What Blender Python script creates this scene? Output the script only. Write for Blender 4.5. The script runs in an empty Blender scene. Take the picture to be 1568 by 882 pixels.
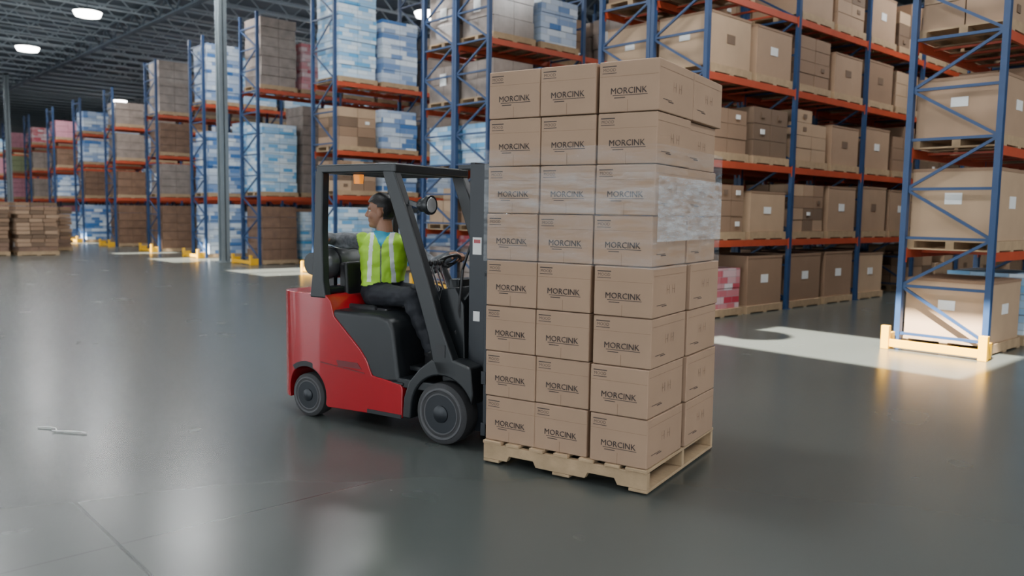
import bpy, math, random
from mathutils import Vector, Matrix, noise
random.seed(7)
R = random.Random(11)
scene = bpy.context.scene
pi = math.pi

# ------------------------------------------------------------------ materials
def nt(name):
    m = bpy.data.materials.new(name); m.use_nodes = True
    t = m.node_tree
    return m, t, t.nodes, t.links, t.nodes['Principled BSDF']

def mat(name, col, rough=0.6, metal=0.0, var=0.12, scale=6.0, bump=0.0, bscale=40.0, coat=0.0, emit=None, estr=0.0):
    m, t, N, L, p = nt(name)
    p.inputs['Roughness'].default_value = rough
    p.inputs['Metallic'].default_value = metal
    p.inputs['Coat Weight'].default_value = coat
    tc = N.new('ShaderNodeTexCoord')
    if var > 0:
        no = N.new('ShaderNodeTexNoise'); no.inputs['Scale'].default_value = scale; no.inputs['Detail'].default_value = 4
        L.new(tc.outputs['Object'], no.inputs['Vector'])
        mx = N.new('ShaderNodeMix'); mx.data_type = 'RGBA'
        mx.inputs['A'].default_value = (*[c * (1 - var) for c in col], 1)
        mx.inputs['B'].default_value = (*[min(1, c * (1 + var)) for c in col], 1)
        L.new(no.outputs['Fac'], mx.inputs['Factor']); L.new(mx.outputs['Result'], p.inputs['Base Color'])
    else:
        p.inputs['Base Color'].default_value = (*col, 1)
    if bump > 0:
        nb = N.new('ShaderNodeTexNoise'); nb.inputs['Scale'].default_value = bscale; nb.inputs['Detail'].default_value = 5
        L.new(tc.outputs['Object'], nb.inputs['Vector'])
        b = N.new('ShaderNodeBump'); b.inputs['Strength'].default_value = bump; b.inputs['Distance'].default_value = 0.01
        L.new(nb.outputs['Fac'], b.inputs['Height']); L.new(b.outputs['Normal'], p.inputs['Normal'])
    if emit:
        p.inputs['Emission Color'].default_value = (*emit, 1); p.inputs['Emission Strength'].default_value = estr
    return m

def banded(name, ca, cb, bw, bh, bias, rough=0.45):
    """white cartons with printed colour blocks"""
    m, t, N, L, p = nt(name)
    p.inputs['Roughness'].default_value = rough
    tc = N.new('ShaderNodeTexCoord'); sp = N.new('ShaderNodeSeparateXYZ'); L.new(tc.outputs['Object'], sp.inputs[0])
    ad = N.new('ShaderNodeMath'); ad.operation = 'ADD'; L.new(sp.outputs[0], ad.inputs[0]); L.new(sp.outputs[1], ad.inputs[1])
    cb_ = N.new('ShaderNodeCombineXYZ'); L.new(ad.outputs[0], cb_.inputs[0]); L.new(sp.outputs[2], cb_.inputs[1])
    br = N.new('ShaderNodeTexBrick'); L.new(cb_.outputs[0], br.inputs['Vector'])
    br.inputs['Scale'].default_value = 1; br.inputs['Brick Width'].default_value = bw; br.inputs['Row Height'].default_value = bh
    br.inputs['Mortar Size'].default_value = .004; br.inputs['Mortar Smooth'].default_value = 0.1; br.inputs['Bias'].default_value = bias
    br.offset = .37; br.squash = 1.6; br.squash_frequency = 3
    br.inputs['Color1'].default_value = (*ca, 1); br.inputs['Color2'].default_value = (*cb, 1)
    br.inputs['Mortar'].default_value = (*[c * .5 for c in ca], 1)
    L.new(br.outputs['Color'], p.inputs['Base Color'])
    return m

KR = [mat('cardboard_tan', (.355, .23, .145), .75, scale=3), mat('cardboard_brown', (.26, .16, .098), .78, scale=3),
      mat('cardboard_pale', (.42, .285, .18), .75, scale=3), mat('cardboard_dark', (.16, .10, .062), .8, scale=3)]
KM = mat('cardboard_carton', (.335, .218, .142), .75, var=.12, scale=3)
WOOD = mat('pallet_pine', (.38, .26, .15), .8, var=.3, scale=9, bump=.3)
WOODL = mat('pallet_pine_worn', (.38, .265, .155), .8, var=.35, scale=9, bump=.4)
WB = banded('white_blue_cartons', (.66, .73, .80), (.02, .13, .38), .36, .13, .0)
WL = banded('white_lightblue_cartons', (.68, .77, .84), (.05, .32, .62), .30, .10, -.05)
PK = banded('white_red_cartons', (.70, .64, .64), (.50, .04, .07), .24, .11, 0)
WRAPG = mat('wrapped_goods_grey', (.27, .22, .19), .22, var=.45, scale=4)
WRAPB = mat('wrapped_goods_brown', (.20, .12, .08), .3, var=.5, scale=5)
PINK = mat('pink_goods', (.55, .24, .30), .5, var=.3)
GREEN = mat('green_goods', (.33, .38, .2), .5, var=.3)
LABEL = mat('label_paper', (.75, .75, .73), .6, var=.03)
BLUE = mat('rack_blue_paint', (.018, .048, .125), .45, var=.2)
ORNG = mat('rack_orange_paint', (.42, .06, .022), .5, var=.2)
STEEL = mat('galvanised_steel', (.24, .28, .30), .5, .4)
YEL = mat('guard_yellow', (.80, .42, .005), .45, var=.08)
RED = mat('truck_red_paint', (.33, .005, .012), .26, var=.15, scale=3, coat=.3)
REDD = mat('truck_red_dark', (.12, .006, .010), .4)
BLK = mat('truck_black_plastic', (.011, .013, .015), .38, var=.25, scale=8)
BLKM = mat('mast_black_steel', (.012, .015, .020), .4, .2, var=.3)
RUB = mat('tyre_rubber', (.035, .035, .037), .8, var=.25, scale=12, bump=.3)
TREAD = mat('tyre_side_grey', (.085, .085, .09), .75, var=.3, scale=15)
CHROME = mat('cylinder_chrome', (.6, .6, .62), .2, 1)
SEATM = mat('seat_vinyl', (.013, .013, .015), .45, var=.2)
TANK = mat('gas_tank_grey', (.13, .135, .14), .35, .4)
INK = mat('print_ink', (.050, .035, .03), .7, var=.1)
SEAM = mat('carton_seam', (.21, .13, .08), .8)
AMB = mat('amber_lens', (.9, .25, .02), .3, emit=(1, .3, .02), estr=.6)
LENS = mat('lamp_lens', (.3, .3, .3), .15)

# floor
FL, t, N, L, p = nt('polished_concrete')
tc = N.new('ShaderNodeTexCoord'); sp = N.new('ShaderNodeSeparateXYZ'); L.new(tc.outputs['Object'], sp.inputs[0])
n1 = N.new('ShaderNodeTexNoise'); n1.inputs['Scale'].default_value = .35; n1.inputs['Detail'].default_value = 5; n1.inputs['Roughness'].default_value = .45; L.new(tc.outputs['Object'], n1.inputs['Vector'])
cr = N.new('ShaderNodeValToRGB'); cr.color_ramp.elements[0].position = .25; cr.color_ramp.elements[1].position = .8
cr.color_ramp.elements[0].color = (.058, .066, .062, 1); cr.color_ramp.elements[1].color = (.076, .085, .080, 1)
L.new(n1.outputs['Fac'], cr.inputs[0])
def jl(out, off, S, wd, st):
    a = N.new('ShaderNodeMath'); a.operation = 'SUBTRACT'; L.new(out, a.inputs[0]); a.inputs[1].default_value = off
    b = N.new('ShaderNodeMath'); b.operation = 'PINGPONG'; L.new(a.outputs[0], b.inputs[0]); b.inputs[1].default_value = S / 2
    c = N.new('ShaderNodeMath'); c.operation = 'LESS_THAN'; L.new(b.outputs[0], c.inputs[0]); c.inputs[1].default_value = wd
    d = N.new('ShaderNodeMath'); d.operation = 'MULTIPLY'; L.new(c.outputs[0], d.inputs[0]); d.inputs[1].default_value = st
    return d.outputs[0]
j = N.new('ShaderNodeMath'); j.operation = 'MAXIMUM'; L.new(jl(sp.outputs[0], 1.2, 18.0, .009, .8), j.inputs[0]); L.new(jl(sp.outputs[1], 4.14, 9.2, .006, .25), j.inputs[1])
mx = N.new('ShaderNodeMix'); mx.data_type = 'RGBA'; L.new(j.outputs[0], mx.inputs['Factor']); L.new(cr.outputs[0], mx.inputs['A']); mx.inputs['B'].default_value = (.015, .015, .015, 1)
L.new(mx.outputs['Result'], p.inputs['Base Color'])
n2 = N.new('ShaderNodeTexNoise'); n2.inputs['Scale'].default_value = 1.2; n2.inputs['Detail'].default_value = 3; L.new(tc.outputs['Object'], n2.inputs['Vector'])
mr = N.new('ShaderNodeMapRange'); L.new(n2.outputs['Fac'], mr.inputs[0]); mr.inputs[3].default_value = .24; mr.inputs[4].default_value = .29
L.new(mr.outputs[0], p.inputs['Roughness']); p.inputs['Specular IOR Level'].default_value = .42
CEIL = mat('roof_deck', (.15, .19, .23), .7)
JOIST = mat('joist_steel', (.42, .48, .52), .5)
WALLM = mat('wall_panel', (.45, .47, .48), .7)

# ------------------------------------------------------------------ mesh builder
class MB:
    def __init__(s): s.v = []; s.f = []; s.m = []; s.mats = []
    def mi(s, m):
        if m not in s.mats: s.mats.append(m)
        return s.mats.index(m)
    def add(s, vs, fs, m, M=None):
        o = len(s.v); k = s.mi(m)
        s.v += [tuple(M @ Vector(v)) if M else tuple(v) for v in vs]
        s.f += [tuple(i + o for i in f) for f in fs]; s.m += [k] * len(fs)
    def box(s, x0, x1, y0, y1, z0, z1, m, M=None):
        s.add([(x0, y0, z0), (x1, y0, z0), (x1, y1, z0), (x0, y1, z0), (x0, y0, z1), (x1, y0, z1), (x1, y1, z1), (x0, y1, z1)],
              [(0, 3, 2, 1), (4, 5, 6, 7), (0, 1, 5, 4), (1, 2, 6, 5), (2, 3, 7, 6), (3, 0, 4, 7)], m, M)
    def bar(s, p0, p1, w, h, m):
        p0 = Vector(p0); p1 = Vector(p1); d = p1 - p0; l = d.length
        q = d.to_track_quat('X', 'Z').to_matrix().to_4x4(); q.translation = p0
        s.box(0, l, -w / 2, w / 2, -h / 2, h / 2, m, q)
    def prism(s, pts, y0, y1, m, M=None):
        n = len(pts)
        vs = [(x, y0, z) for x, z in pts] + [(x, y1, z) for x, z in pts]
        A = sum(pts[i][0] * pts[(i + 1) % n][1] - pts[(i + 1) % n][0] * pts[i][1] for i in range(n))
        fs = [tuple(range(n)), tuple(range(2 * n - 1, n - 1, -1))] + [(i, i + n, (i + 1) % n + n, (i + 1) % n) for i in range(n)]
        if A < 0: fs = [tuple(reversed(f)) for f in fs]
        s.add(vs, fs, m, M)
    def plan(s, pts, z0, z1, m):
        n = len(pts)
        vs = [(x, y, z0) for x, y in pts] + [(x, y, z1) for x, y in pts]
        A = sum(pts[i][0] * pts[(i + 1) % n][1] - pts[(i + 1) % n][0] * pts[i][1] for i in range(n))
        fs = [tuple(reversed(range(n))), tuple(range(n, 2 * n))] + [(i, (i + 1) % n, (i + 1) % n + n, i + n) for i in range(n)]
        if A < 0: fs = [tuple(reversed(f)) for f in fs]
        s.add(vs, fs, m)
    def rings(s, rings, m, cap=True):
        n = len(rings[0]); vs = [v for r in rings for v in r]; fs = []
        for i in range(len(rings) - 1):
            for k in range(n):
                a = i * n + k; b = i * n + (k + 1) % n
                fs.append((a, b, b + n, a + n))
        if cap: fs += [tuple(reversed(range(n))), tuple(range((len(rings) - 1) * n, len(rings) * n))]
        s.add(vs, fs, m)
    def cyl(s, p0, p1, r0, m, r1=None, n=16):
        r1 = r0 if r1 is None else r1
        p0 = Vector(p0); p1 = Vector(p1); q = (p1 - p0).to_track_quat('Z', 'Y').to_matrix()
        rr = [[p + q @ Vector((r * math.cos(2 * pi * k / n), r * math.sin(2 * pi * k / n), 0)) for k in range(n)] for p, r in ((p0, r0), (p1, r1))]
        s.rings(rr, m)
    def cap(s, p0, p1, r0, r1, m, n=14):
        p0 = Vector(p0); p1 = Vector(p1); q = (p1 - p0).to_track_quat('Z', 'Y').to_matrix(); ax = (p1 - p0).normalized()
        rr = []
        for i in range(1, 6):
            a = -pi / 2 + i * pi / 10; rr.append((p0 + ax * r0 * math.sin(a), r0 * math.cos(a)))
        for i in range(0, 5):
            a = i * pi / 10; rr.append((p1 + ax * r1 * math.sin(a), r1 * math.cos(a)))
        s.rings([[c + q @ Vector((r * math.cos(2 * pi * k / n), r * math.sin(2 * pi * k / n), 0)) for k in range(n)] for c, r in rr], m)
    def ell(s, c, r, m, n=18):
        c = Vector(c); rr = []
        for i in range(1, n):
            a = -pi / 2 + i * pi / n
            rr.append([(c.x + r[0] * math.cos(a) * math.cos(2 * pi * k / n), c.y + r[1] * math.cos(a) * math.sin(2 * pi * k / n), c.z + r[2] * math.sin(a)) for k in range(n)])
        s.rings(rr, m)
    def tube(s, pts, r, m, n=8):
        pts = [Vector(p) for p in pts]; rr = []
        for i, p in enumerate(pts):
            d = (pts[min(i + 1, len(pts) - 1)] - pts[max(i - 1, 0)]).normalized()
            u = d.cross(Vector((0.13, .21, 1))).normalized(); w = d.cross(u)
            rr.append([p + u * r * math.cos(2 * pi * k / n) + w * r * math.sin(2 * pi * k / n) for k in range(n)])
        s.rings(rr, m)
    def lathe(s, prof, c, m, n=40):
        """prof [(r,y)] about the y axis through c"""
        s.rings([[(c[0] + r * math.cos(2 * pi * k / n), c[1] + y, c[2] + r * math.sin(2 * pi * k / n)) for k in range(n)] for r, y in prof], m, cap=True)
    def torus(s, c, nrm, R_, r, m, n=32, k=8):
        q = Vector(nrm).to_track_quat('Z', 'Y').to_matrix(); c = Vector(c); vs = []; fs = []
        for i in range(n):
            a = 2 * pi * i / n
            for j2 in range(k):
                b = 2 * pi * j2 / k
                vs.append(c + q @ Vector(((R_ + r * math.cos(b)) * math.cos(a), (R_ + r * math.cos(b)) * math.sin(a), r * math.sin(b))))
        for i in range(n):
            for j2 in range(k):
                fs.append((i * k + j2, ((i + 1) % n) * k + j2, ((i + 1) % n) * k + (j2 + 1) % k, i * k + (j2 + 1) % k))
        s.add(vs, fs, m)
    def build(s, name, parent=None, bevel=0, smooth=False, seg=2, angle=35):
        me = bpy.data.meshes.new(name); me.from_pydata(s.v, [], s.f)
        for m in s.mats: me.materials.append(m)
        me.polygons.foreach_set('material_index', s.m)
        if smooth or bevel: me.polygons.foreach_set('use_smooth', [True] * len(s.f))
        me.update()
        o = bpy.data.objects.new(name, me); scene.collection.objects.link(o)
        if parent: o.parent = parent
        if bevel:
            b = o.modifiers.new('bevel', 'BEVEL'); b.width = bevel; b.segments = seg; b.limit_method = 'ANGLE'; b.angle_limit = math.radians(angle); b.harden_normals = True
        elif smooth:
            me.set_sharp_from_angle(angle=math.radians(40))
        return o

def bake(o):
    dg = bpy.context.evaluated_depsgraph_get(); dg.update()
    me = bpy.data.meshes.new_from_object(o.evaluated_get(dg)); o.modifiers.clear(); o.data = me
    return o
def empty(name, M):
    e = bpy.data.objects.new(name, None); scene.collection.objects.link(e); e.matrix_world = M; e.empty_display_size = .2
    return e

# ------------------------------------------------------------------ room shell
CZ = 10.0
X0R, X1R, Y0R, Y1R = -16, 46, -14, 92
b = MB(); b.box(X0R, X1R, Y0R, Y1R, -.1, 0, FL); b.build('floor')
SD = Vector((.62, .05, -.78)).normalized()
sx = -CZ * SD.x / SD.z; sy = -CZ * SD.y / SD.z
hx0, hx1 = 9.0 - sx, 11.3 - sx
patches = [(3.0, 6.3), (19.0, 21.4), (25.2, 27.6), (30.6, 31.6), (40.0, 42.2)]
b = MB(); b.box(X0R, hx0, Y0R, Y1R, CZ, CZ + .12, CEIL); b.box(hx1, X1R, Y0R, Y1R, CZ, CZ + .12, CEIL)
yy = Y0R
for a, c in patches:
    b.box(hx0, hx1, yy, a - sy, CZ, CZ + .12, CEIL); yy = c - sy
b.box(hx0, hx1, yy, Y1R, CZ, CZ + .12, CEIL)
b.build('ceiling')
b = MB(); b.box(X0R - .2, X0R, Y0R, Y1R, 0, CZ, WALLM); b.build('wall_left')
b = MB(); b.box(X1R, X1R + .2, Y0R, Y1R, 0, CZ, WALLM); b.build('wall_right')
b = MB(); b.box(X0R, X1R, Y1R, Y1R + .2, 0, CZ, WALLM); b.build('wall_back')
b = MB(); b.box(X0R, X1R, Y0R - .2, Y0R, 0, CZ, WALLM); b.build('wall_front')
# roof joists
b = MB()
y = 6.2
while y < 91:
    far = y > 55
    b.box(-14, 45, y - .05, y + .05, 9.86, 9.94, JOIST); b.box(-14, 45, y - .04, y + .04, 9.3, 9.36, JOIST)
    x = -14
    while x < 30 and not far:
        b.bar((x, y, 9.33), (x + .6, y, 9.9), .035, .035, JOIST); b.bar((x + .6, y, 9.9), (x + 1.2, y, 9.33), .035, .035, JOIST); x += 1.2
    y += 1.9
for gx in (-6, 5, 12, 21, 30):
    b.box(gx - .12, gx + .12, -12, 91, 9.1, 9.16, CEIL); b.box(gx - .12, gx + .12, -12, 91, 9.8, 9.86, CEIL)
    y = 4
    while y < 90:
        b.bar((gx, y, 9.13), (gx, y + .95, 9.83), .06, .06, CEIL); b.bar((gx, y + .95, 9.83), (gx, y + 1.9, 9.13), .06, .06, CEIL); y += 1.9
b.build('roof_trusses')
# building columns
def column(x, y):
    c = MB(); w = .13
    c.box(x - w, x + w, y - w, y - w + .03, 0, 9.1, STEEL); c.box(x - w, x + w, y + w - .03, y + w, 0, 9.1, STEEL)
    c.box(x - .015, x + .015, y - w, y + w, 0, 9.1, STEEL); c.box(x - .2, x + .2, y - .2, y + .2, 0, .03, STEEL)
    c.box(x - w, x + w, y - w, y + w, 9.0, 9.1, STEEL)
    c.build('steel_column')
column(10.5, 24.75); column(10.4, 54)

# ------------------------------------------------------------------ racks
def load(b, x0, x1, y0, y1, z, h, style, rnd, detail=True):
    pb = WOOD
    b.box(x0, x1, y0, y1, z + .11, z + .135, pb)
    for k in range(3):
        yc = y0 + (y1 - y0 - .1) * k / 2
        b.box(x0, x1, yc, yc + .1, z + .02, z + .11, pb)
    for k in range(3):
        xc = x0 + (x1 - x0 - .12) * k / 2; b.box(xc, xc + .12, y0, y1, z, z + .02, pb)
    zb = z + .137; h = max(.3, h - .14)
    if style == 'big':
        m = rnd.choice(KR[:3]); b.box(x0 + .03, x1 - .03, y0 + .03, y1 - .03, zb, zb + h, m)
        b.box(x0 + .025, x1 - .025, y0 + .025, y1 - .025, zb + h * .96, zb + h + .005, KR[1])
        xm = (x0 + x1) / 2; b.box(xm - .13, xm + .1, y0 + .024, y0 + .03, zb + h * .45, zb + h * .62, LABEL if rnd.random() < .4 else KR[3])
        ym = (y0 + y1) / 2; b.box(x0 + .022, x0 + .03, ym - .1, ym + .1, zb + h * .5, zb + h * .66, LABEL)
        return
    if style in ('kraft', 'mix'):
        nx, ny = rnd.choice([(2, 2), (3, 2), (2, 2)]); nz = max(1, round(h / rnd.choice([.28, .36, .24])))
        if not detail: nx, ny = 1, 1
        base = rnd.choice(KR)
        for k in range(nz):
            for i in range(nx):
                for jj in range(ny):
                    if k == nz - 1 and rnd.random() < .18: continue
                    m = base if style == 'kraft' else rnd.choice(KR)
                    dx = (x1 - x0 - .06) / nx; dy = (y1 - y0 - .06) / ny; hz = h / nz; q = rnd.uniform(0, .012)
                    b.box(x0 + .03 + i * dx + .004 + q, x0 + .03 + (i + 1) * dx - .006, y0 + .03 + jj * dy + .004 + q, y0 + .03 + (jj + 1) * dy - .006, zb + k * hz, zb + (k + 1) * hz - .008, m)
                    if rnd.random() < .3:
                        xm = x0 + .03 + (i + .5) * dx
                        b.box(xm - .05, xm + .07, y0 + .026 + jj * dy, y0 + .03 + jj * dy + .01, zb + (k + .35) * hz, zb + (k + .65) * hz, rnd.choice([LABEL, KR[3], KR[3]]))
        return
    M_ = {'wb': WB, 'wl': WL, 'pk': PK, 'wg': WRAPG, 'wn': WRAPB, 'pink': PINK, 'green': GREEN}[style]
    nz = max(2, round(h / .3)); hz = h / nz
    for k in range(nz):
        q = rnd.uniform(0, .03); q2 = rnd.uniform(0, .03)
        xm = (x0 + x1) / 2; ym = (y0 + y1) / 2
        for (a, c) in ((x0 + .02 + q, xm - .004), (xm + .004, x1 - .02 - q2)):
            for (e, f) in ((y0 + .02 + q2, ym - .004), (ym + .004, y1 - .02 - q)):
                b.box(a, c, e, f, zb + k * hz, zb + (k + 1) * hz - .012, M_)
    if rnd.random() < .5:
        ym = (y0 + y1) / 2; b.box(x0 + .012, x0 + .02, ym - .1, ym + .12, zb + h * .45, zb + h * .45 + .25, LABEL)

def rack(Y, depth, ndeep, xs, xe, levels, top, styles, rnd, first=None, fill=.95, detail=True):
    b = MB(); g = MB(); bay = 2.75; pw = .085
    nb = int(round((xe - xs) / bay)); xpos = [xs + i * bay for i in range(nb + 1)]
    dd = depth / ndeep
    for i, x in enumerate(xpos):
        for k in range(ndeep):
            ya = Y + k * dd + .02; yb = Y + (k + 1) * dd - .06
            for yy in (ya, yb):
                b.box(x, x + pw, yy - .035, yy + .035, 0, top, BLUE); b.box(x - .03, x + pw + .03, yy - .06, yy + .06, 0, .012, BLUE)
            if i <= 3 or Y < 10:
                z = .18; s = 0; st = .62 if top < 8 else .8
                b.bar((x + .04, ya, z), (x + .04, yb, z), .04, .035, BLUE)
                while z + st < top:
                    p_, q_ = (ya, yb) if s % 2 == 0 else (yb, ya)
                    b.bar((x + .04, p_, z), (x + .04, q_, z + st), .035, .035, BLUE); z += st; s += 1
                    b.bar((x + .04, ya, z), (x + .04, yb, z), .04, .035, BLUE)
    for z in levels:
        for i in range(nb):
            xa = xpos[i] + pw; xb = xpos[i + 1]
            for k in range(ndeep):
                for yy in (Y + k * dd + .0, Y + (k + 1) * dd - .085):
                    b.box(xa, xb, yy, yy + .045, z - .11, z, ORNG)
                    for xe_ in (xa - .02, xb - .02):
                        b.box(xe_, xe_ + .04, yy - .012, yy + .0, z - .17, z + .02, ORNG)
                for fx in (.2, .4, .6, .8):
                    xx = xa + (xb - xa) * fx; b.box(xx - .02, xx + .02, Y + k * dd + .045, Y + (k + 1) * dd - .085, z - .05, z - .02, ORNG)
    zz = [0.0] + list(levels)
    for li, z in enumerate(zz):
        nxt = zz[li + 1] - .14 if li + 1 < len(zz) else z + (2.0 if top > 7 else 1.3)
        for i in range(nb):
            for half in (0, 1):
                xa = xpos[i] + pw + .05 + half * ((bay - pw) / 2 - .01); xb = xa + 1.18
                for k in range(ndeep):
                    if rnd.random() > fill and not (i == 0 and half == 0): continue
                    st = rnd.choice(styles)
                    hh = (nxt - z) * rnd.uniform(.72, .93)
                    if i == 0 and half == 0 and first: st, fr = first[li % len(first)]; hh = (nxt - z) * fr
                    if hh < .35: continue
                    load(g, xa, xb, Y + k * dd + .0, Y + (k + 1) * dd - .06, z + .001, hh, st, rnd, detail)
    b.build('pallet_rack'); g.build('palletized_goods')

LV = [1.27, 2.55, 3.9, 5.15]
rack(3.3, 1.12, 1, 10.8, 19.2, LV, 6.9, ['wl', 'big', 'kraft', 'wl'], R, first=[('big', .8), ('big', .9), ('big', .72), ('mix', .7), ('mix', .8)])
rack(7.45, 2.24, 2, 10.8, 32.8, LV, 6.9, ['big', 'big', 'kraft', 'kraft', 'mix'], R, first=[('pk', .72), ('kraft', .8), ('kraft', .7), ('big', .85), ('big', .8)], fill=.9)
rack(12.6, 2.24, 2, 10.8, 24.7, LV, 6.9, ['kraft', 'wg', 'wg', 'wb', 'big'], R, first=[('wg', .8), ('kraft', .8), ('wl', .8), ('wg', .8), ('wg', .9)])
rack(18.6, 1.2, 1, 10.8, 24.7, [2.05, 3.2, 4.95], 9.0, ['wb', 'kraft', 'wg', 'wb', 'pk'], R, first=[('wl', .92), ('mix', .9), ('mix', .7), ('wl', 1.3)])
rack(23.0, 1.2, 1, 10.8, 22, [2.05, 5.2], 7.4, ['wl', 'wb', 'pk', 'wg'], R, first=[('wn', .92), ('wl', .72), ('wg', 1.05)])
rack(27.0, 1.2, 1, 10.8, 22, [2.05, 5.1], 7.3, ['wb', 'wl', 'wn'], R, first=[('wb', .95), ('wb', .75), ('wb', 1.0)])
rack(31.4, 1.2, 1, 10.8, 22, [2.05, 3.6, 5.1], 7.1, ['wn', 'wg', 'pk'], R, first=[('wn', .92), ('wg', .9), ('wn', .9), ('wg', 1.0)], detail=False)
rack(36.5, 1.2, 1, 10.8, 22, [2.05, 3.6, 5.0], 6.6, ['wn', 'wg', 'wb'], R, first=[('wn', .92), ('wn', .8), ('wg', .9), ('wg', .8)], detail=False)
rack(41.2, 1.2, 1, 10.8, 22, [2.05, 3.6, 5.0], 6.6, ['wb', 'wg', 'pink'], R, first=[('wb', .92), ('wn', .9), ('wb', .9), ('wb', .8)], detail=False)
rack(46.0, 1.2, 1, 10.8, 22, [2.05, 3.6, 5.0], 6.6, ['wn', 'wb', 'green', 'pink'], R, detail=False)
rack(51.0, 1.2, 1, 10.8, 22, [2.05, 3.6, 5.0], 6.6, ['pink', 'wg', 'wb', 'pk'], R, detail=False)
rack(56.5, 1.2, 1, 10.8, 22, [2.05, 3.6, 5.0], 6.6, ['wb', 'green', 'pink'], R, detail=False)
rack(62.0, 1.2, 1, 10.8, 22, [2.05, 3.6, 5.0], 6.6, ['wb', 'pink', 'kraft', 'wl'], R, detail=False)
rack(68.0, 1.2, 1, 10.8, 22, [2.05, 3.6, 5.0], 6.6, ['wg', 'pink', 'wl'], R, detail=False)

# yellow rack end guards
def guard(Y, d):
    g = MB(); x = 10.52
    for yy in (Y - .06, Y + d - .02):
        g.box(x - .02, x + .24, yy - .02, yy + .02, 0, .20, YEL); g.box(x - .03, x + .04, yy - .05, yy + .05, 0, .30, YEL)
    g.box(x, x + .035, Y - .06, Y + d - .02, .03, .13, YEL)
    g.build('rack_end_guard', bevel=.006)
for Y, d in ((3.3, 1.1), (7.45, 2.2), (12.6, 2.2), (18.6, 1.2), (23, 1.2), (27, 1.2), (31.4, 1.2), (36.5, 1.2), (41.2, 1.2), (46, 1.2)):
    guard(Y, d)

# floor stacks of flat goods, far left
for (x, y, n) in ((6.1, 30.9, 11), (4.7, 31.2, 11), (3.2, 31.0, 10), (1.7, 31.1, 11), (6.0, 32.5, 11), (4.5, 32.6, 11), (7.2, 33.6, 10)):
    g = MB()
    load(g, x, x + 1.25, y, y + 1.2, 0, .3, 'wn', R)
    z = .3
    for k in range(n):
        q = R.uniform(-.05, .05)
        for i in range(3):
            g.box(x + .02 + i * .41 + q, x + .41 + i * .41 + q, y + .02 + abs(q), y + 1.15, z, z + .12, R.choice([KR[1], KR[3], KR[1], KR[0]]))
        z += .135
    g.build('stacked_sacks')

# ------------------------------------------------------------------ stack frame
TH = math.radians(-74.5)
T = Matrix.Translation((3.920, 4.640, 0)) @ Matrix.Rotation(TH, 4, 'Z')

# wooden pallet under the cartons
P0X, P1X, PZ = .476, 1.64, .012
YN, YF = -.625, .565
YC = (YN + YF) / 2
e = empty('wooden_pallet', T)
b = MB()
for yc in (YN + .02, YC, YF - .02):
    w = .02
    prof = [(P0X, PZ + .02), (P0X + .18, PZ + .02), (P0X + .2, PZ + .058), (P0X + .38, PZ + .058), (P0X + .4, PZ + .02), (P0X + .75, PZ + .02), (P0X + .77, PZ + .058), (P0X + .95, PZ + .058), (P0X + .97, PZ + .02), (P1X, PZ + .02), (P1X, PZ + .122), (P0X, PZ + .122)]
    b.prism(prof, yc - w, yc + w, WOODL)
for i in range(7):
    w = .14 if i in (0, 6) else .1
    xc = P0X + (P1X - P0X - w) * i / 6
    b.box(xc, xc + w, YN - .01, YF + .01, PZ + .123, PZ + .143, WOODL)
for i in (0, 2.5, 5):
    xc = P0X + (P1X - P0X - .12) * i / 5; b.box(xc, xc + .12, YN, YF, PZ, PZ + .019, WOODL)
b.build('pallet_boards', parent=e, bevel=.003)

# text print
def text_mesh(body, size):
    cu = bpy.data.curves.new('t', 'FONT'); cu.body = body; cu.size = size; cu.align_x = 'CENTER'; cu.resolution_u = 2
    o = bpy.data.objects.new('t', cu); scene.collection.objects.link(o)
    dg = bpy.context.evaluated_depsgraph_get(); dg.update(); me = bpy.data.meshes.new_from_object(o.evaluated_get(dg))
    vs = [v.co.copy() for v in me.vertices]; fs = [tuple(p.vertices) for p in me.polygons]
    bpy.data.objects.remove(o); bpy.data.meshes.remove(me)
    return vs, fs
TX = text_mesh('MORCINK', .050); TS = text_mesh('MOOD', .026)

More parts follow.
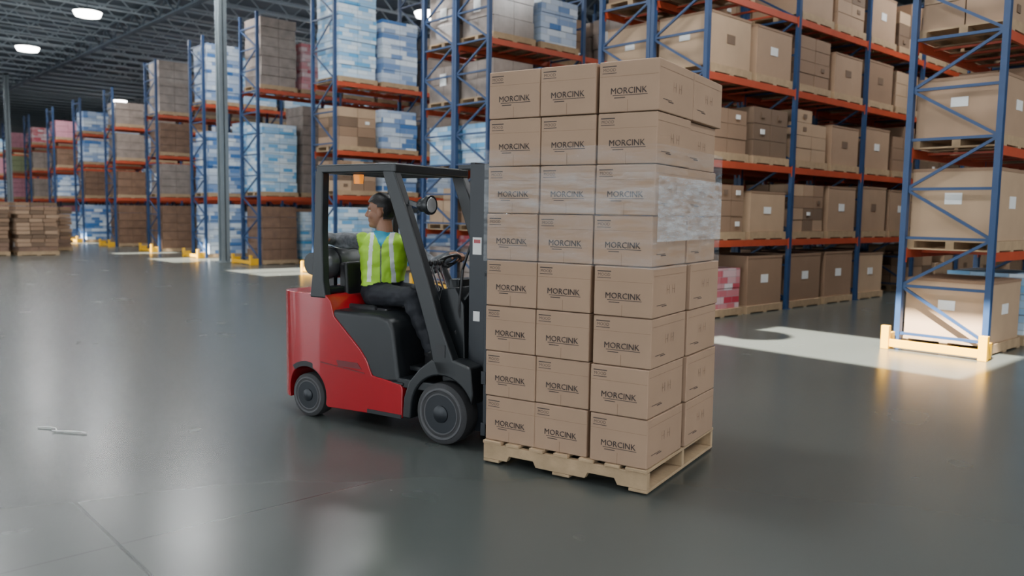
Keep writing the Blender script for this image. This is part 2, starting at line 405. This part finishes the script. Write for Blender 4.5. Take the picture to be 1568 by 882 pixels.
e = empty('carton_stack', T)
cb = MB(); pr = MB()
CH = .299; zb = PZ + .144
C1X = 1.626; CYN = -.61
def pquad(M, u0, u1, v0, v1, m=INK):
    pr.add([(u0, v0, 0), (u1, v0, 0), (u1, v1, 0), (u0, v1, 0)], [(0, 1, 2, 3)], m, M)
for k in range(8):
    z0 = zb + k * CH
    cyf = .53 if k == 7 else (.49 if k >= 4 else .515)
    for i in range(3):
        for jx in range(2):
            bx = (C1X - P0X) / 3; by = (cyf - CYN) / 2
            x0 = P0X + i * bx + .003; x1 = P0X + (i + 1) * bx - .003
            y0 = CYN + jx * by + .003; y1 = CYN + (jx + 1) * by - .003
            ox = R.uniform(-.006, .006); oy = R.uniform(-.006, .006)
            if k < 4 and i == 2: ox += .012; oy -= .016
            if k < 4 and i == 2 and jx == 1: oy += .02; ox += .012
            if k == 7 and i == 2: ox += .010
            if k >= 4 and i < 2: ox -= .008
            if k == 6 and i == 2 and jx == 1: ox -= .02
            if k < 4 and i < 2: ox -= .006
            rot = R.uniform(-.008, .008)
            cx = (x0 + x1) / 2 + ox; cy = (y0 + y1) / 2 + oy
            M = Matrix.Translation((cx, cy, z0)) @ Matrix.Rotation(rot, 4, 'Z')
            hx = (x1 - x0) / 2; hy = (y1 - y0) / 2; h = CH - .004
            cb.box(-hx, hx, -hy, hy, 0, h, KM, M)
            if jx == 0:
                F = M @ Matrix.Translation((0, -hy - .0012, 0)) @ Matrix.Rotation(pi / 2, 4, 'X')
                for q in (-.0008, 0, .0008):
                    pr.add(TX[0], TX[1], INK, F @ Matrix.Translation((q, .105 + q, abs(q) * .1)))
                pr.add(TS[0], TS[1], INK, F @ Matrix.Translation((-hx + .065, .236, 0)))
                pquad(F, -hx + .02, -hx + .11, .262, .268); pquad(F, -hx + .02, -hx + .11, .224, .228)
                pquad(F, -.1, .12, .094, .098); pquad(F, -.09, -.02, .080, .085)
                pquad(F, -.005, -.002, .0, .07, SEAM); pquad(F, -hx + .005, hx - .005, .206, .208, SEAM)
            if i == 2:
                G = M @ Matrix.Translation((hx + .0012, 0, 0)) @ Matrix.Rotation(pi / 2, 4, 'Z') @ Matrix.Rotation(pi / 2, 4, 'X')
                for dx in (-.06, .03):
                    pquad(G, dx, dx + .003, .13, .185, SEAM); pquad(G, dx + .036, dx + .039, .13, .185, INK); pquad(G, dx, dx + .04, .155, .158, SEAM)
                pquad(G, -hy + .06, -hy + .2, .07, .074); pquad(G, -hy + .01, hy - .01, .245, .247, SEAM)
                pquad(G, -.14, -.06, .06, .066)
cb.build('cartons', parent=e, bevel=.007, seg=2)
pr.build('carton_print', parent=e)
# stretch wrap
def wrapmat(name, lo, hi):
    m, t, N, L, p = nt(name)
    p.inputs['Base Color'].default_value = (.74, .79, .83, 1); p.inputs['Roughness'].default_value = .22
    tc = N.new('ShaderNodeTexCoord'); mp = N.new('ShaderNodeMapping'); mp.inputs['Scale'].default_value = (2.5, 2.5, 16); L.new(tc.outputs['Object'], mp.inputs[0])
    no = N.new('ShaderNodeTexNoise'); no.inputs['Scale'].default_value = 1.6; no.inputs['Detail'].default_value = 6; no.inputs['Roughness'].default_value = .7; L.new(mp.outputs[0], no.inputs['Vector'])
    r = N.new('ShaderNodeMapRange'); L.new(no.outputs['Fac'], r.inputs[0]); r.inputs[1].default_value = .35; r.inputs[2].default_value = .75; r.inputs[3].default_value = lo; r.inputs[4].default_value = hi
    tr = N.new('ShaderNodeBsdfTransparent'); mi = N.new('ShaderNodeMixShader')
    L.new(r.outputs[0], mi.inputs[0]); L.new(tr.outputs[0], mi.inputs[1]); L.new(p.outputs[0], mi.inputs[2])
    bm = N.new('ShaderNodeBump'); bm.inputs['Strength'].default_value = .5; bm.inputs['Distance'].default_value = .02; L.new(no.outputs['Fac'], bm.inputs['Height']); L.new(bm.outputs[0], p.inputs['Normal'])
    L.new(mi.outputs[0], N['Material Output'].inputs['Surface'])
    return m
WR1 = wrapmat('stretch_wrap_thin', .0, .20); WR2 = wrapmat('stretch_wrap_dense', .10, .72)
w = MB(); o_ = .018; xa, xb, ya, yb = P0X - o_, C1X + o_ + .006, CYN - o_, .50 + o_
def ringband(z0, z1, sides, m):
    c = [(xa, ya), (xb, ya), (xb, yb), (xa, yb)]
    for s_ in sides:
        p_, q_ = c[s_], c[(s_ + 1) % 4]
        w.add([(p_[0], p_[1], z0), (q_[0], q_[1], z0), (q_[0], q_[1], z1), (p_[0], p_[1], z1)], [(0, 1, 2, 3)], m)
ringband(1.34, 2.06, (0, 1, 2, 3), WR1)
xb += .004
ringband(1.50, 1.88, (1,), WR2); ya -= .003
ringband(1.66, 1.90, (0,), WR1)
w.build('stretch_wrap', parent=e)

# ------------------------------------------------------------------ forklift
fk = empty('forklift', T)
def arc(cx, cz, r, a0, a1, n):
    return [(cx + r * math.cos(math.radians(a0 + (a1 - a0) * i / n)), cz + r * math.sin(math.radians(a0 + (a1 - a0) * i / n))) for i in range(n + 1)]
RX = -1.357
side = [(-1.70, .13), (-1.76, .3), (-1.78, .6), (-1.76, .92), (-1.70, 1.0), (-1.14, 1.0), (-1.08, .95), (-1.05, .84), (-.98, .78), (-.78, .61), (-.72, .54), (-.66, .42), (-.38, .385), (-.365, .36), (-.365, .135), (-1.12, .115)] + arc(RX, .19, .225, -15, 195, 14)
b = MB(); b.prism(side, -.7, .7, RED); A = b.build('red_body')
pl = [(-.3, -.455), (-1.2, -.455)] + [(-1.45 - .35 * math.sin(a), -.10 - .34 * math.cos(a)) for a in [math.radians(x) for x in (0, 15, 30, 45, 60, 75, 90)]]
pl = pl + [(x, -y) for x, y in reversed(pl)]
b = MB(); b.plan(pl, 0, 1.3, RED); B = b.build('tmp')
md = A.modifiers.new('b', 'BOOLEAN'); md.operation = 'INTERSECT'; md.object = B; md.solver = 'EXACT'; bake(A); bpy.data.objects.remove(B)
A.parent = fk
A.data.polygons.foreach_set('use_smooth', [True] * len(A.data.polygons))
bv = A.modifiers.new('bevel', 'BEVEL'); bv.width = .022; bv.segments = 3; bv.limit_method = 'ANGLE'; bv.angle_limit = math.radians(38); bv.harden_normals = True

b = MB()  # black trim around the rear wheels, panel groove, decal, vents
for s in (-1, 1):
    y0, y1 = (-.462, -.44) if s < 0 else (.44, .462)
    ar = arc(RX, .19, .262, -12, 125, 12); ai = arc(RX, .19, .222, -12, 125, 12)
    b.prism(ar + list(reversed(ai)), y0 + .012 if s < 0 else y0, y1 if s < 0 else y1 - .012, BLK)
    b.box(-.70, -.37, y0, y1, .132, .16, BLK)
    yq = -.4585 if s < 0 else .4565
    b.prism([(-1.02, .50), (-.80, .50), (-.76, .455), (-1.0, .455)], yq, yq + .002, REDD)
    b.prism([(-1.19, .462), (-.73, .425), (-.73, .432), (-1.19, .470)], yq, yq + .002, REDD)
b.build('body_trim', parent=fk)
b = MB()
for zc in (.62, .66, .70, .74):
    b.box(-1.785, -1.76, -.2, .2, zc, zc + .018, BLK)
b.box(-1.80, -1.74, -.1, .1, .25, .42, BLK)
b.build('rear_vents', parent=fk)

b = MB()  # engine hood / seat deck
b.prism([(-1.13, .80), (-1.10, .885), (-.60, .885), (-.50, .85), (-.455, .78), (-.42, .5), (-.40, .39), (-.62, .37), (-.8, .5), (-1.05, .7)], -.446, .446, BLK)
b.build('engine_hood', parent=fk, bevel=.03, seg=3)
b = MB()  # floor plate, step, cowl
b.box(-.48, .05, -.44, .44, .36, .43, BLK); b.box(-.45, .06, -.30, .44, .46, .5, BLK)
b.box(-.62, -.36, -.452, -.40, .375, .40, BLK)
b.build('step_plate', parent=fk, bevel=.01)
b = MB()
fa = arc(0, .22, .275, 172, 20, 14)
fo = [(.27, .40), (.25, .58), (.1, .62), (-.1, .60), (-.2, .53), (-.30, .42), (-.345, .30), (-.36, .14), (-.285, .14)]
b.prism(fa + fo, -.462, -.27, BLK); b.prism(fa + fo, .27, .462, BLK)
b.build('front_fender', parent=fk, bevel=.015)
b = MB()
b.prism([(-.09, .44), (-.10, .75), (-.13, 1.0), (-.10, 1.10), (.02, 1.12), (.10, 1.0), (.12, .3), (.0, .3)], -.34, .34, BLK)
b.box(-.17, -.08, -.15, .20, .98, 1.16, BLK); b.box(-.17, -.15, -.03, .12, 1.03, 1.13, LENS)
b.build('dash_cowl', parent=fk, bevel=.02)

b = MB()  # overhead guard
for s in (-1, 1):
    y0, y1 = (-.462, -.385) if s < 0 else (.385, .462)
    b.prism([(-.56, 1.95), (-.445, 1.95), (-.30, 1.62), (-.145, 1.22), (-.03, .90), (.10, .62), (.14, .5), (-.04, .5), (-.085, .60), (-.13, .78), (-.20, .98), (-.275, 1.18), (-.42, 1.58)], y0, y1, BLK)
    b.prism([(-1.235, 1.96), (-1.15, 1.96), (-1.165, 1.5), (-1.155, 1.1), (-1.13, .97), (-1.30, .97), (-1.275, 1.15), (-1.25, 1.5)], y0, y1, BLK)
    b.box(-1.22, -.46, y0, y1, 1.935, 2.0, BLK)
b.box(-1.22, -1.14, -.40, .40, 1.935, 2.0, BLK); b.box(-.55, -.43, -.46, .46, 1.93, 2.0, BLK)
for i in range(6):
    yy = -.30 + i * .12; b.box(-1.16, -.5, yy - .018, yy + .018, 1.94, 1.985, BLK)
b.box(-1.28, -1.16, -.44, .44, 1.0, 1.05, BLK)
b.build('overhead_guard', parent=fk, bevel=.014)
b = MB()
for s in (-1, 1):
    c = Vector((-.19, s * .40 if s > 0 else -.44, 1.70))
    b.cyl(c, c + Vector((.05, 0, 0)), .045, BLK, .068, 20); b.cyl(c + Vector((.05, 0, 0)), c + Vector((.075, 0, 0)), .07, BLK, .068, 20); b.cyl(c + Vector((.07, 0, 0)), c + Vector((.079, 0, 0)), .058, LENS, .05, 20)
    b.ell(c, (.045, .05, .05), BLK)
    b.bar(c + Vector((-.01, 0, -.01)), (-.33, s * .42, 1.72), .03, .03, BLK)
b.cyl((-.95, -.28, 1.86), (-.95, -.28, 1.93), .035, AMB, .04, 16)
b.build('work_lights', parent=fk, smooth=True)

b = MB()  # mast
for s in (-1, 1):
    y = s * .31
    b.box(.13, .30, y - .012, y + .012, .10, 1.99, BLKM)
    b.box(.13, .15, y - s * .07 if s > 0 else y, y if s > 0 else y + .07, .10, 1.99, BLKM)
    b.box(.28, .30, y - s * .07 if s > 0 else y, y if s > 0 else y + .07, .10, 1.99, BLKM)
    y2 = s * .245
    b.box(.17, .32, y2 - .01, y2 + .01, .08, 1.96, BLKM); b.box(.305, .325, y2 - .035, y2 + .035, .08, 1.96, BLKM)
    b.cyl((.12, s * .20, .15), (.12, s * .20, 1.5), .032, BLKM); b.cyl((.12, s * .20, 1.5), (.12, s * .20, 1.9), .02, CHROME)
    b.box(.24, .25, s * .12 - .012, s * .12 + .012, .3, 1.88, BLKM)
    b.cyl((.05, s * .25, .3), (.05, s * .25, .5), .03, BLKM)
    b.bar((.08, s * .30, .28), (.2, s * .30, .28), .06, .12, BLKM)
for z in (.14, .95, 1.93):
    b.box(.13, .17, -.32, .32, z, z + .07, BLKM)
b.box(.18, .32, -.26, .26, 1.90, 1.965, BLKM)
b.box(.02, .17, -.31, .31, 1.955, 1.985, BLKM)
b.build('mast', parent=fk, bevel=.004)
b = MB()
for k in range(4):
    y = -.16 + k * .05
    b.tube([(.16, y, .5), (.10, y, .9), (.07, y - .01, 1.3), (.09, y, 1.7), (.15, y, 1.88), (.19, y, 1.86), (.2, y, 1.5)], .011, SEATM)
b.tube([(.06, -.30, .62), (.03, -.33, .8), (.05, -.30, 1.0), (.12, -.27, 1.1)], .014, SEATM)
b.tube([(.10, -.29, .7), (.06, -.34, .95), (.08, -.33, 1.25), (.14, -.28, 1.5)], .011, SEATM)
b.build('hydraulic_hoses', parent=fk, smooth=True)
b = MB()
b.box(.16, .235, -.3235, -.3225, 1.36, 1.48, LABEL); b.box(.17, .225, -.3235, -.3225, .89, .96, LABEL); b.box(.17, .225, -.3240, -.3236, 1.44, 1.465, RED)
b.box(-.05, .03, -.4655, -.463, .63, .72, SEATM)
b.build('labels', parent=fk)
b = MB()  # carriage, backrest, forks
for z in (.12, .48): b.box(.335, .375, -.46, .46, z, z + .09, BLKM)
for y in (-.44, -.22, 0, .22, .44): b.box(.35, .38, y - .015, y + .015, .2, 1.25, BLKM)
b.box(.35, .38, -.455, .455, 1.22, 1.26, BLKM)
for y in (-.27, .27):
    b.box(.385, .43, y - .06, y + .06, .085, .57, BLKM)
    b.prism([(.385, .065), (1.48, .075), (1.48, .083), (.43, .105), (.385, .105)], y - .06, y + .06, BLKM)
b.build('fork_carriage', parent=fk, bevel=.004)

b = MB()
def wheel(cx, cy, R_, w_, s):
    o = s * w_ / 2
    b.lathe([(R_ * .62, -o), (R_ * .9, -o), (R_ * .985, -o * .85), (R_, -o * .6), (R_, o * .6), (R_ * .985, o * .85), (R_ * .9, o), (R_ * .66, o)], (cx, cy, R_), RUB, 48)
    b.torus((cx, cy + o * .98, R_), (0, 1, 0), R_ * .80, R_ * .05, TREAD, 40, 6)
    b.lathe([(R_ * .66, o * 1.02), (R_ * .64, o * 1.04), (R_ * .55, o * .6), (R_ * .30, o * .55), (R_ * .28, o * 1.1), (R_ * .12, o * 1.25), (.002, o * 1.25)], (cx, cy, R_), BLKM, 32)
    b.torus((cx, cy + o * 1.0, R_), (0, 1, 0), R_ * .645, R_ * .03, TREAD, 40, 6)
    for k in range(7):
        a = 2 * pi * k / 7; px = cx + R_ * .44 * math.cos(a); pz = R_ + R_ * .44 * math.sin(a)
        b.cyl((px, cy + o * .5, pz), (px, cy + o * .85, pz), .016, TREAD, n=6)
for s in (-1, 1):
    wheel(0.0, s * .385, .222, .165, s)
    wheel(RX, s * .36, .175, .14, s)
b.cyl((0, -.35, .222), (0, .35, .222), .06, BLKM); b.cyl((RX, -.33, .175), (RX, .33, .175), .05, BLKM)
b.build('wheels', parent=fk, smooth=True)

b = MB()  # seat
b.box(-1.16, -.70, -.24, .24, .80, .90, SEATM); b.prism([(-1.22, .88), (-1.12, .90), (-1.14, 1.24), (-1.22, 1.24)], -.22, .22, SEATM)
for s in (-1, 1): b.box(-1.10, -.8, s * .24 - .025, s * .24 + .025, .86, .92, SEATM)
b.build('seat', parent=fk, bevel=.03, seg=3)
b = MB()
SWC = Vector((-.36, 0, 1.25)); SWN = Vector((-.5, 0, .866))
b.torus(SWC, SWN, .155, .013, SEATM, 40, 8); b.cyl(SWC - SWN * .03, SWC + SWN * .01, .04, SEATM)
for a in (90, 210, 330):
    u = Vector((.866, 0, .5)); v = Vector((0, 1, 0)); b.cyl(SWC, SWC + (u * math.cos(math.radians(a)) + v * math.sin(math.radians(a))) * .15, .009, SEATM, n=8)
b.cyl(SWC - SWN * .02, (-.12, 0, .85), .03, SEATM, .04)
for k in range(3):
    y = -.2 - .055 * k; b.cyl((-.14, y, 1.08), (-.22, y, 1.27), .007, CHROME, n=8); b.ell((-.22, y, 1.28), (.02, .02, .024), SEATM, 10)
b.build('steering_wheel', parent=fk, smooth=True)
b = MB()
TKX, TKZ = -1.375, 1.225
b.cap((TKX, -.20, TKZ), (TKX, .20, TKZ), .13, .13, TANK, 28)
b.cyl((TKX, -.36, TKZ), (TKX, -.28, TKZ), .09, BLK, n=24); b.cyl((TKX, .28, TKZ), (TKX, .34, TKZ), .09, TANK, n=24)
for y in (-.17, .17): b.torus((TKX, y, TKZ), (0, 1, 0), .133, .010, BLK, 32, 6); b.box(TKX - .07, TKX + .07, y - .02, y + .02, .99, 1.12, BLK)
b.build('gas_tank', parent=fk, smooth=True)

# ------------------------------------------------------------------ driver
dr = empty('forklift_driver', T)
SKIN = mat('skin', (.30, .145, .088), .5, var=.08); HAIR = mat('black_hair', (.010, .009, .009), .5, var=.3, scale=60)
VEST = mat('hi_vis_vest', (.33, .62, .03), .6, var=.10, scale=14, bump=.5, bscale=14); SILV = mat('reflective_tape', (.62, .66, .64), .35, var=.05)
JKT = mat('grey_plaid_jacket', (.14, .148, .16), .85, var=.85, scale=34, bump=.6, bscale=16); PANT = mat('dark_trousers', (.014, .016, .022), .8, var=.3, scale=12, bump=.6, bscale=12)
SHIRT = mat('turquoise_shirt', (.03, .30, .43), .7); EYEW = mat('eye_white', (.5, .5, .48), .3, var=0); EYED = mat('eye_dark', (.01, .008, .006), .2, var=0); LIP = mat('lips', (.24, .085, .065), .5)
SHOE = mat('shoe_black', (.012, .012, .013), .5)

def yawv(d): a = math.radians(d); return Vector((math.cos(a), math.sin(a), 0)), Vector((-math.sin(a), math.cos(a), 0))
def ring(c, w_, d_, yaw, n=32):
    f, l = yawv(yaw); out = []
    for k in range(n):
        a = 2 * pi * k / n; ca, sa = math.cos(a), math.sin(a)
        out.append(Vector(c) + f * d_ * math.copysign(abs(ca) ** .85, ca) + l * w_ * math.copysign(abs(sa) ** .85, sa))
    return out
def remesh(o, vox, it=4, f=.5):
    r = o.modifiers.new('r', 'REMESH'); r.mode = 'VOXEL'; r.voxel_size = vox
    s = o.modifiers.new('s', 'SMOOTH'); s.iterations = it; s.factor = f
    return bake(o)

SR = Vector((-1.085, -.10, 1.405)); ER = Vector((-1.365, -.135, 1.415)); WRr = Vector((-1.262, -.335, 1.43))
SL = Vector((-.785, .085, 1.405)); EL = Vector((-.60, .21, 1.23)); WLl = Vector((-.375, .165, 1.32))
HR = Vector((-.91, -.09, .985)); KRn = Vector((-.52, -.17, 1.0)); AR = Vector((-.30, -.19, .62))
HL = Vector((-.91, .09, .985)); KL = Vector((-.50, .14, 1.0)); AL = Vector((-.27, .15, .62))
b = MB()
tor = [(.90, .14, .12, -15, -.93), (.94, .172, .135, -18, -.94), (1.0, .18, .138, -22, -.945), (1.08, .165, .128, -34, -.945), (1.17, .168, .125, -46, -.94), (1.26, .18, .13, -56, -.935), (1.34, .19, .13, -60, -.935), (1.40, .188, .115, -60, -.935), (1.44, .155, .095, -60, -.935), (1.475, .095, .075, -60, -.94), (1.50, .06, .06, -60, -.94)]
b.rings([ring((x, 0, z), w_, d_, yw) for z, w_, d_, yw, x in tor], JKT)
b.cap(SR, ER, .068, .056, JKT); b.cap(ER, WRr, .056, .038, JKT); b.cap(SL, EL, .066, .053, JKT); b.cap(EL, WLl, .053, .037, JKT)
b.cap(HR, KRn, .098, .072, JKT); b.cap(KRn, AR, .07, .055, JKT); b.cap(HL, KL, .098, .072, JKT); b.cap(KL, AL, .07, .055, JKT)
body = b.build('clothed_body', parent=dr); remesh(body, .0065, 6)
me = body.data; me.materials.clear()
for m_ in (JKT, VEST, SILV, PANT, SHIRT): me.materials.append(m_)
# cloth folds
nr = [v.normal.copy() for v in me.vertices]
for i_, v in enumerate(me.vertices):
    q = v.co
    n1_ = noise.noise(Vector((q.x * 9 + q.z * 5, q.y * 9, q.z * 15 - q.x * 6))); n2_ = noise.noise(Vector((q.x * 22, q.y * 22 + 5, q.z * 26)))
    v.co = q + nr[i_] * (n1_ * .014 + n2_ * .004)
me.update()
def dseg(p, a, c):
    d = c - a; t_ = max(0, min(1, (p - a).dot(d) / d.dot(d))); return (p - (a + d * t_)).length
tf, tl = yawv(-60); C0 = Vector((-.935, 0, 0))
def cls(p):
    arm = min(dseg(p, SR + (ER - SR) * .12, ER) / .066, dseg(p, ER, WRr) / .052, dseg(p, SL + (EL - SL) * .12, EL) / .064, dseg(p, EL, WLl) / .052)
    leg = min(dseg(p, HR, KRn) / .1, dseg(p, KRn, AR) / .075, dseg(p, HL, KL) / .1, dseg(p, KL, AL) / .075)
    q = p - C0; s = q.dot(tl); f = q.dot(tf)
    if arm < 1.15 and not (abs(s) < .15 and p.z > 1.05): return 0
    if p.z < 1.075 + .02 * s / .15 and not arm < 1.12: return 3
    if leg < 1.05 and p.z < 1.1: return 3
    if f > .02 and abs(s) < (p.z - 1.37) * .6 and p.z > 1.37: return 4
    if p.z > 1.475: return 4
    s2 = s - .12 * (1.3 - p.z) * (1 if s > 0 else -1) * .4
    if .066 < abs(s2) < .098 and p.z > 1.09: return 2
    if abs(s) < .006 and f > 0: return 0
    return 1
for pl_ in me.polygons:
    pl_.material_index = cls(pl_.center); pl_.use_smooth = True
vn = {}
for pl_ in me.polygons:
    if pl_.material_index in (1, 2):
        for vi in pl_.vertices: vn[vi] = 1
nr = [v.normal.copy() for v in me.vertices]
for vi in vn: me.vertices[vi].co += nr[vi] * .011
b = MB()
for a, yw in ((AR, -20), (AL, -5)):
    f, l = yawv(yw)
    b.rings([ring(a + Vector((0, 0, .02)) , .05, .05, yw), ring(a + Vector((0, 0, -.045)), .05, .06, yw)], SHOE)
    c = a + f * .07
    b.rings([ring(c + Vector((0, 0, -.12)), .048, .135, yw), ring(c + Vector((0, 0, -.085)), .05, .138, yw), ring(c + Vector((-.01, 0, -.05)), .045, .12, yw), ring(c + Vector((-.04, 0, -.02)), .035, .08, yw)], SHOE)
b.build('shoes', parent=dr, smooth=True)

# head
HM = Matrix.Translation((-.955, -.015, 1.648)) @ Matrix.Rotation(math.radians(-150), 4, 'Z') @ Matrix.Scale(1.09, 4)
b = MB()
b.ell((-.012, 0, .035), (.100, .077, .095), SKIN, 24); b.ell((.022, 0, -.03), (.072, .062, .088), SKIN, 24)
b.ell((.040, 0, -.085), (.046, .042, .038), SKIN); b.ell((.068, 0, -.098), (.022, .024, .02), SKIN)
b.cap((.088, 0, .012), (.106, 0, -.026), .010, .0145, SKIN); b.ell((.098, .012, -.032), (.011, .009, .008), SKIN); b.ell((.098, -.012, -.032), (.011, .009, .008), SKIN)
b.cap((.078, .04, .026), (.086, .012, .022), .011, .011, SKIN); b.cap((.078, -.04, .026), (.086, -.012, .022), .011, .011, SKIN)
b.cap((.082, .018, -.058), (.082, -.018, -.058), .009, .009, SKIN); b.cap((.080, .016, -.070), (.080, -.016, -.070), .0095, .0095, SKIN)
for s in (-1, 1):
    b.ell((-.005, s * .076, -.012), (.021, .011, .034), SKIN); b.ell((.055, s * .038, -.03), (.028, .022, .03), SKIN)
b.cap((-.02, 0, -.06), (-.035, 0, -.18), .058, .060, SKIN, 20)
head = b.build('head', parent=dr); remesh(head, .0042, 3)
me = head.data; me.materials.clear()
for m_ in (SKIN, HAIR, LIP): me.materials.append(m_)
hv = {}
for pl_ in me.polygons:
    c = pl_.center; k = 0
    if c.z > .066 - max(0, .05 - c.x) * .5: k = 1
    if c.x < .012 and c.z > .015: k = 1
    if c.x < -.028 and c.z > -.055: k = 1
    if abs(c.y) > .074 and c.z < .03 and c.x > -.03: k = 0
    if k == 0 and c.x > .084 and -.076 < c.z < -.052 and abs(c.y) < .024: k = 2
    pl_.material_index = k; pl_.use_smooth = True
    if k == 1:
        for vi in pl_.vertices: hv[vi] = 1
nr = [v.normal.copy() for v in me.vertices]
for vi in hv: me.vertices[vi].co += nr[vi] * (.011 + .003 * R.random())
head.matrix_local = HM
b = MB()
for s in (-1, 1):
    b.ell((.074, s * .03, .006), (.012, .0135, .0070), EYEW, 14); b.ell((.0825, s * .03, .006), (.0045, .006, .006), EYED, 10)
    b.cap((.085, s * .045, .028), (.094, s * .016, .03), .0045, .0045, HAIR, 8)
ey = b.build('eyes', parent=dr, smooth=True); ey.matrix_local = HM

# hands
def hand(wrist, d, n, side, curl, name):
    """d: finger direction, n: palm normal (fingers curl toward n), side: +-1 thumb side"""
    d = Vector(d).normalized(); n = Vector(n); n = (n - d * n.dot(d)).normalized(); l = d.cross(n) * side
    w_ = Vector(wrist); b = MB()
    def pt(a, c, e=0): return w_ + d * a + l * c + n * e
    b.cap(pt(-.03, 0), pt(.02, 0), .030, .027, SKIN)
    for c in (-.030, -.010, .010, .030): b.cap(pt(.01, c * .7), pt(.078, c), .018, .0125, SKIN, 10)
    L_ = [(.030, .040, .024, .019), (.010, .045, .028, .020), (-.010, .042, .026, .019), (-.030, .033, .020, .016)]
    for (c, a1, a2, a3) in L_:
        p = pt(.08, c); ang = 0
        for sl, cu, rr in ((a1, curl * .7, .0095), (a2, curl * 1.1, .0088), (a3, curl * .9, .0078)):
            ang += cu; q = p + (d * math.cos(ang) + n * math.sin(ang)) * sl; b.cap(p, q, rr, rr * .93, SKIN, 10); p = q
    p = pt(.022, .026, .006); q = p + (d * .55 + l * .65 + n * .45).normalized() * .042; b.cap(p, q, .0135, .0105, SKIN, 10)
    r_ = q + (d * .7 + l * .05 + n * .75).normalized() * .03; b.cap(q, r_, .0105, .009, SKIN, 10)
    o = b.build(name, parent=dr); remesh(o, .0038, 2)
    for q_ in o.data.polygons: q_.use_smooth = True
hand(WRr, (.15, -.98, .1), (1, .1, .0), 1, 1.05, 'right_hand')
hand(WLl, (.95, -.15, .12), (.1, -.25, -1), -1, .95, 'left_hand')

# scrap of strapping on the floor
b = MB(); pts = [(1.42 + .02 * i + .05 * math.sin(i * .9), 6.72 - .035 * i + .04 * math.cos(i * 1.1), .008 + .006 * abs(math.sin(i))) for i in range(12)]
b.tube(pts, .005, LABEL, 6); b.build('strapping_scrap', smooth=True)

# ------------------------------------------------------------------ lamps
LE = mat('lamp_diffuser', (1, 1, 1), .5, var=0, emit=(1, .98, .93), estr=22)
def lamp(x, y, pw):
    b = MB(); z = 8.85
    b.cyl((x, y, z), (x, y, z + .14), .50, STEEL, .14, 24); b.cyl((x, y, z - .16), (x, y, z - .001), .42, LE, .49, n=24); b.cyl((x, y, z + .14), (x, y, 9.3), .02, STEEL, n=8)
    b.build('high_bay_lamp')
    li = bpy.data.lights.new('high_bay_light', 'AREA'); li.shape = 'DISK'; li.size = 1.0; li.energy = pw; li.color = (.97, .99, 1)
    o = bpy.data.objects.new('high_bay_light', li); scene.collection.objects.link(o); o.location = (x, y, z - .20)
for x in (-6, 3.2, 9.2, 18.1):
    for y in (-4, 5.5, 15, 24.5, 33.6, 43, 59.5):
        if x == -6 and y > 30: continue
        lamp(x, y, 340)
# area lamps added before closed walls, standing in for daylight from unseen doors
def fill_lamp(name, loc, rot, sx_, sy_, pw):
    li = bpy.data.lights.new(name, 'AREA'); li.shape = 'RECTANGLE'; li.size = sx_; li.size_y = sy_; li.energy = pw; li.color = (.88, .95, 1)
    o = bpy.data.objects.new(name, li); scene.collection.objects.link(o); o.location = loc; o.rotation_euler = rot
for y in (-4, 8, 20, 32, 44):
    fill_lamp('daylight_fill', (-15.6, y, 2.6), (0, -pi / 2, 0), 4.5, 5, 690)
for x in (-6, 6):
    fill_lamp('daylight_fill', (x, -13.6, 2.8), (pi / 2, 0, 0), 5, 4.5, 620)
s = bpy.data.lights.new('sun', 'SUN'); s.energy = 62; s.angle = math.radians(.6); s.color = (1, .93, .80)
o = bpy.data.objects.new('sun', s); scene.collection.objects.link(o); o.rotation_euler = SD.to_track_quat('-Z', 'Y').to_euler(); o.location = (0, 0, 20)
w = bpy.data.worlds.new('sky'); scene.world = w; w.use_nodes = True
w.node_tree.nodes['Background'].inputs[0].default_value = (.7, .82, 1, 1); w.node_tree.nodes['Background'].inputs[1].default_value = 1.5

# ------------------------------------------------------------------ camera
A_, P_, RO = math.radians(47.5), math.radians(5.23), math.radians(.9)
fw = Vector((math.cos(A_) * math.cos(P_), math.sin(A_) * math.cos(P_), -math.sin(P_)))
rt = Vector((math.sin(A_), -math.cos(A_), 0)); up = rt.cross(fw)
r2 = rt * math.cos(RO) + up * math.sin(RO); u2 = up * math.cos(RO) - rt * math.sin(RO)
M = Matrix((r2, u2, -fw)).transposed().to_4x4(); M.translation = (0, 0, 1.65)
cam = bpy.data.cameras.new('camera'); cam.lens = 28.6; cam.sensor_width = 36
co = bpy.data.objects.new('camera', cam); scene.collection.objects.link(co); co.matrix_world = M
cam.dof.use_dof = True; cam.dof.focus_distance = 5.6; cam.dof.aperture_fstop = 1.6
scene.camera = co
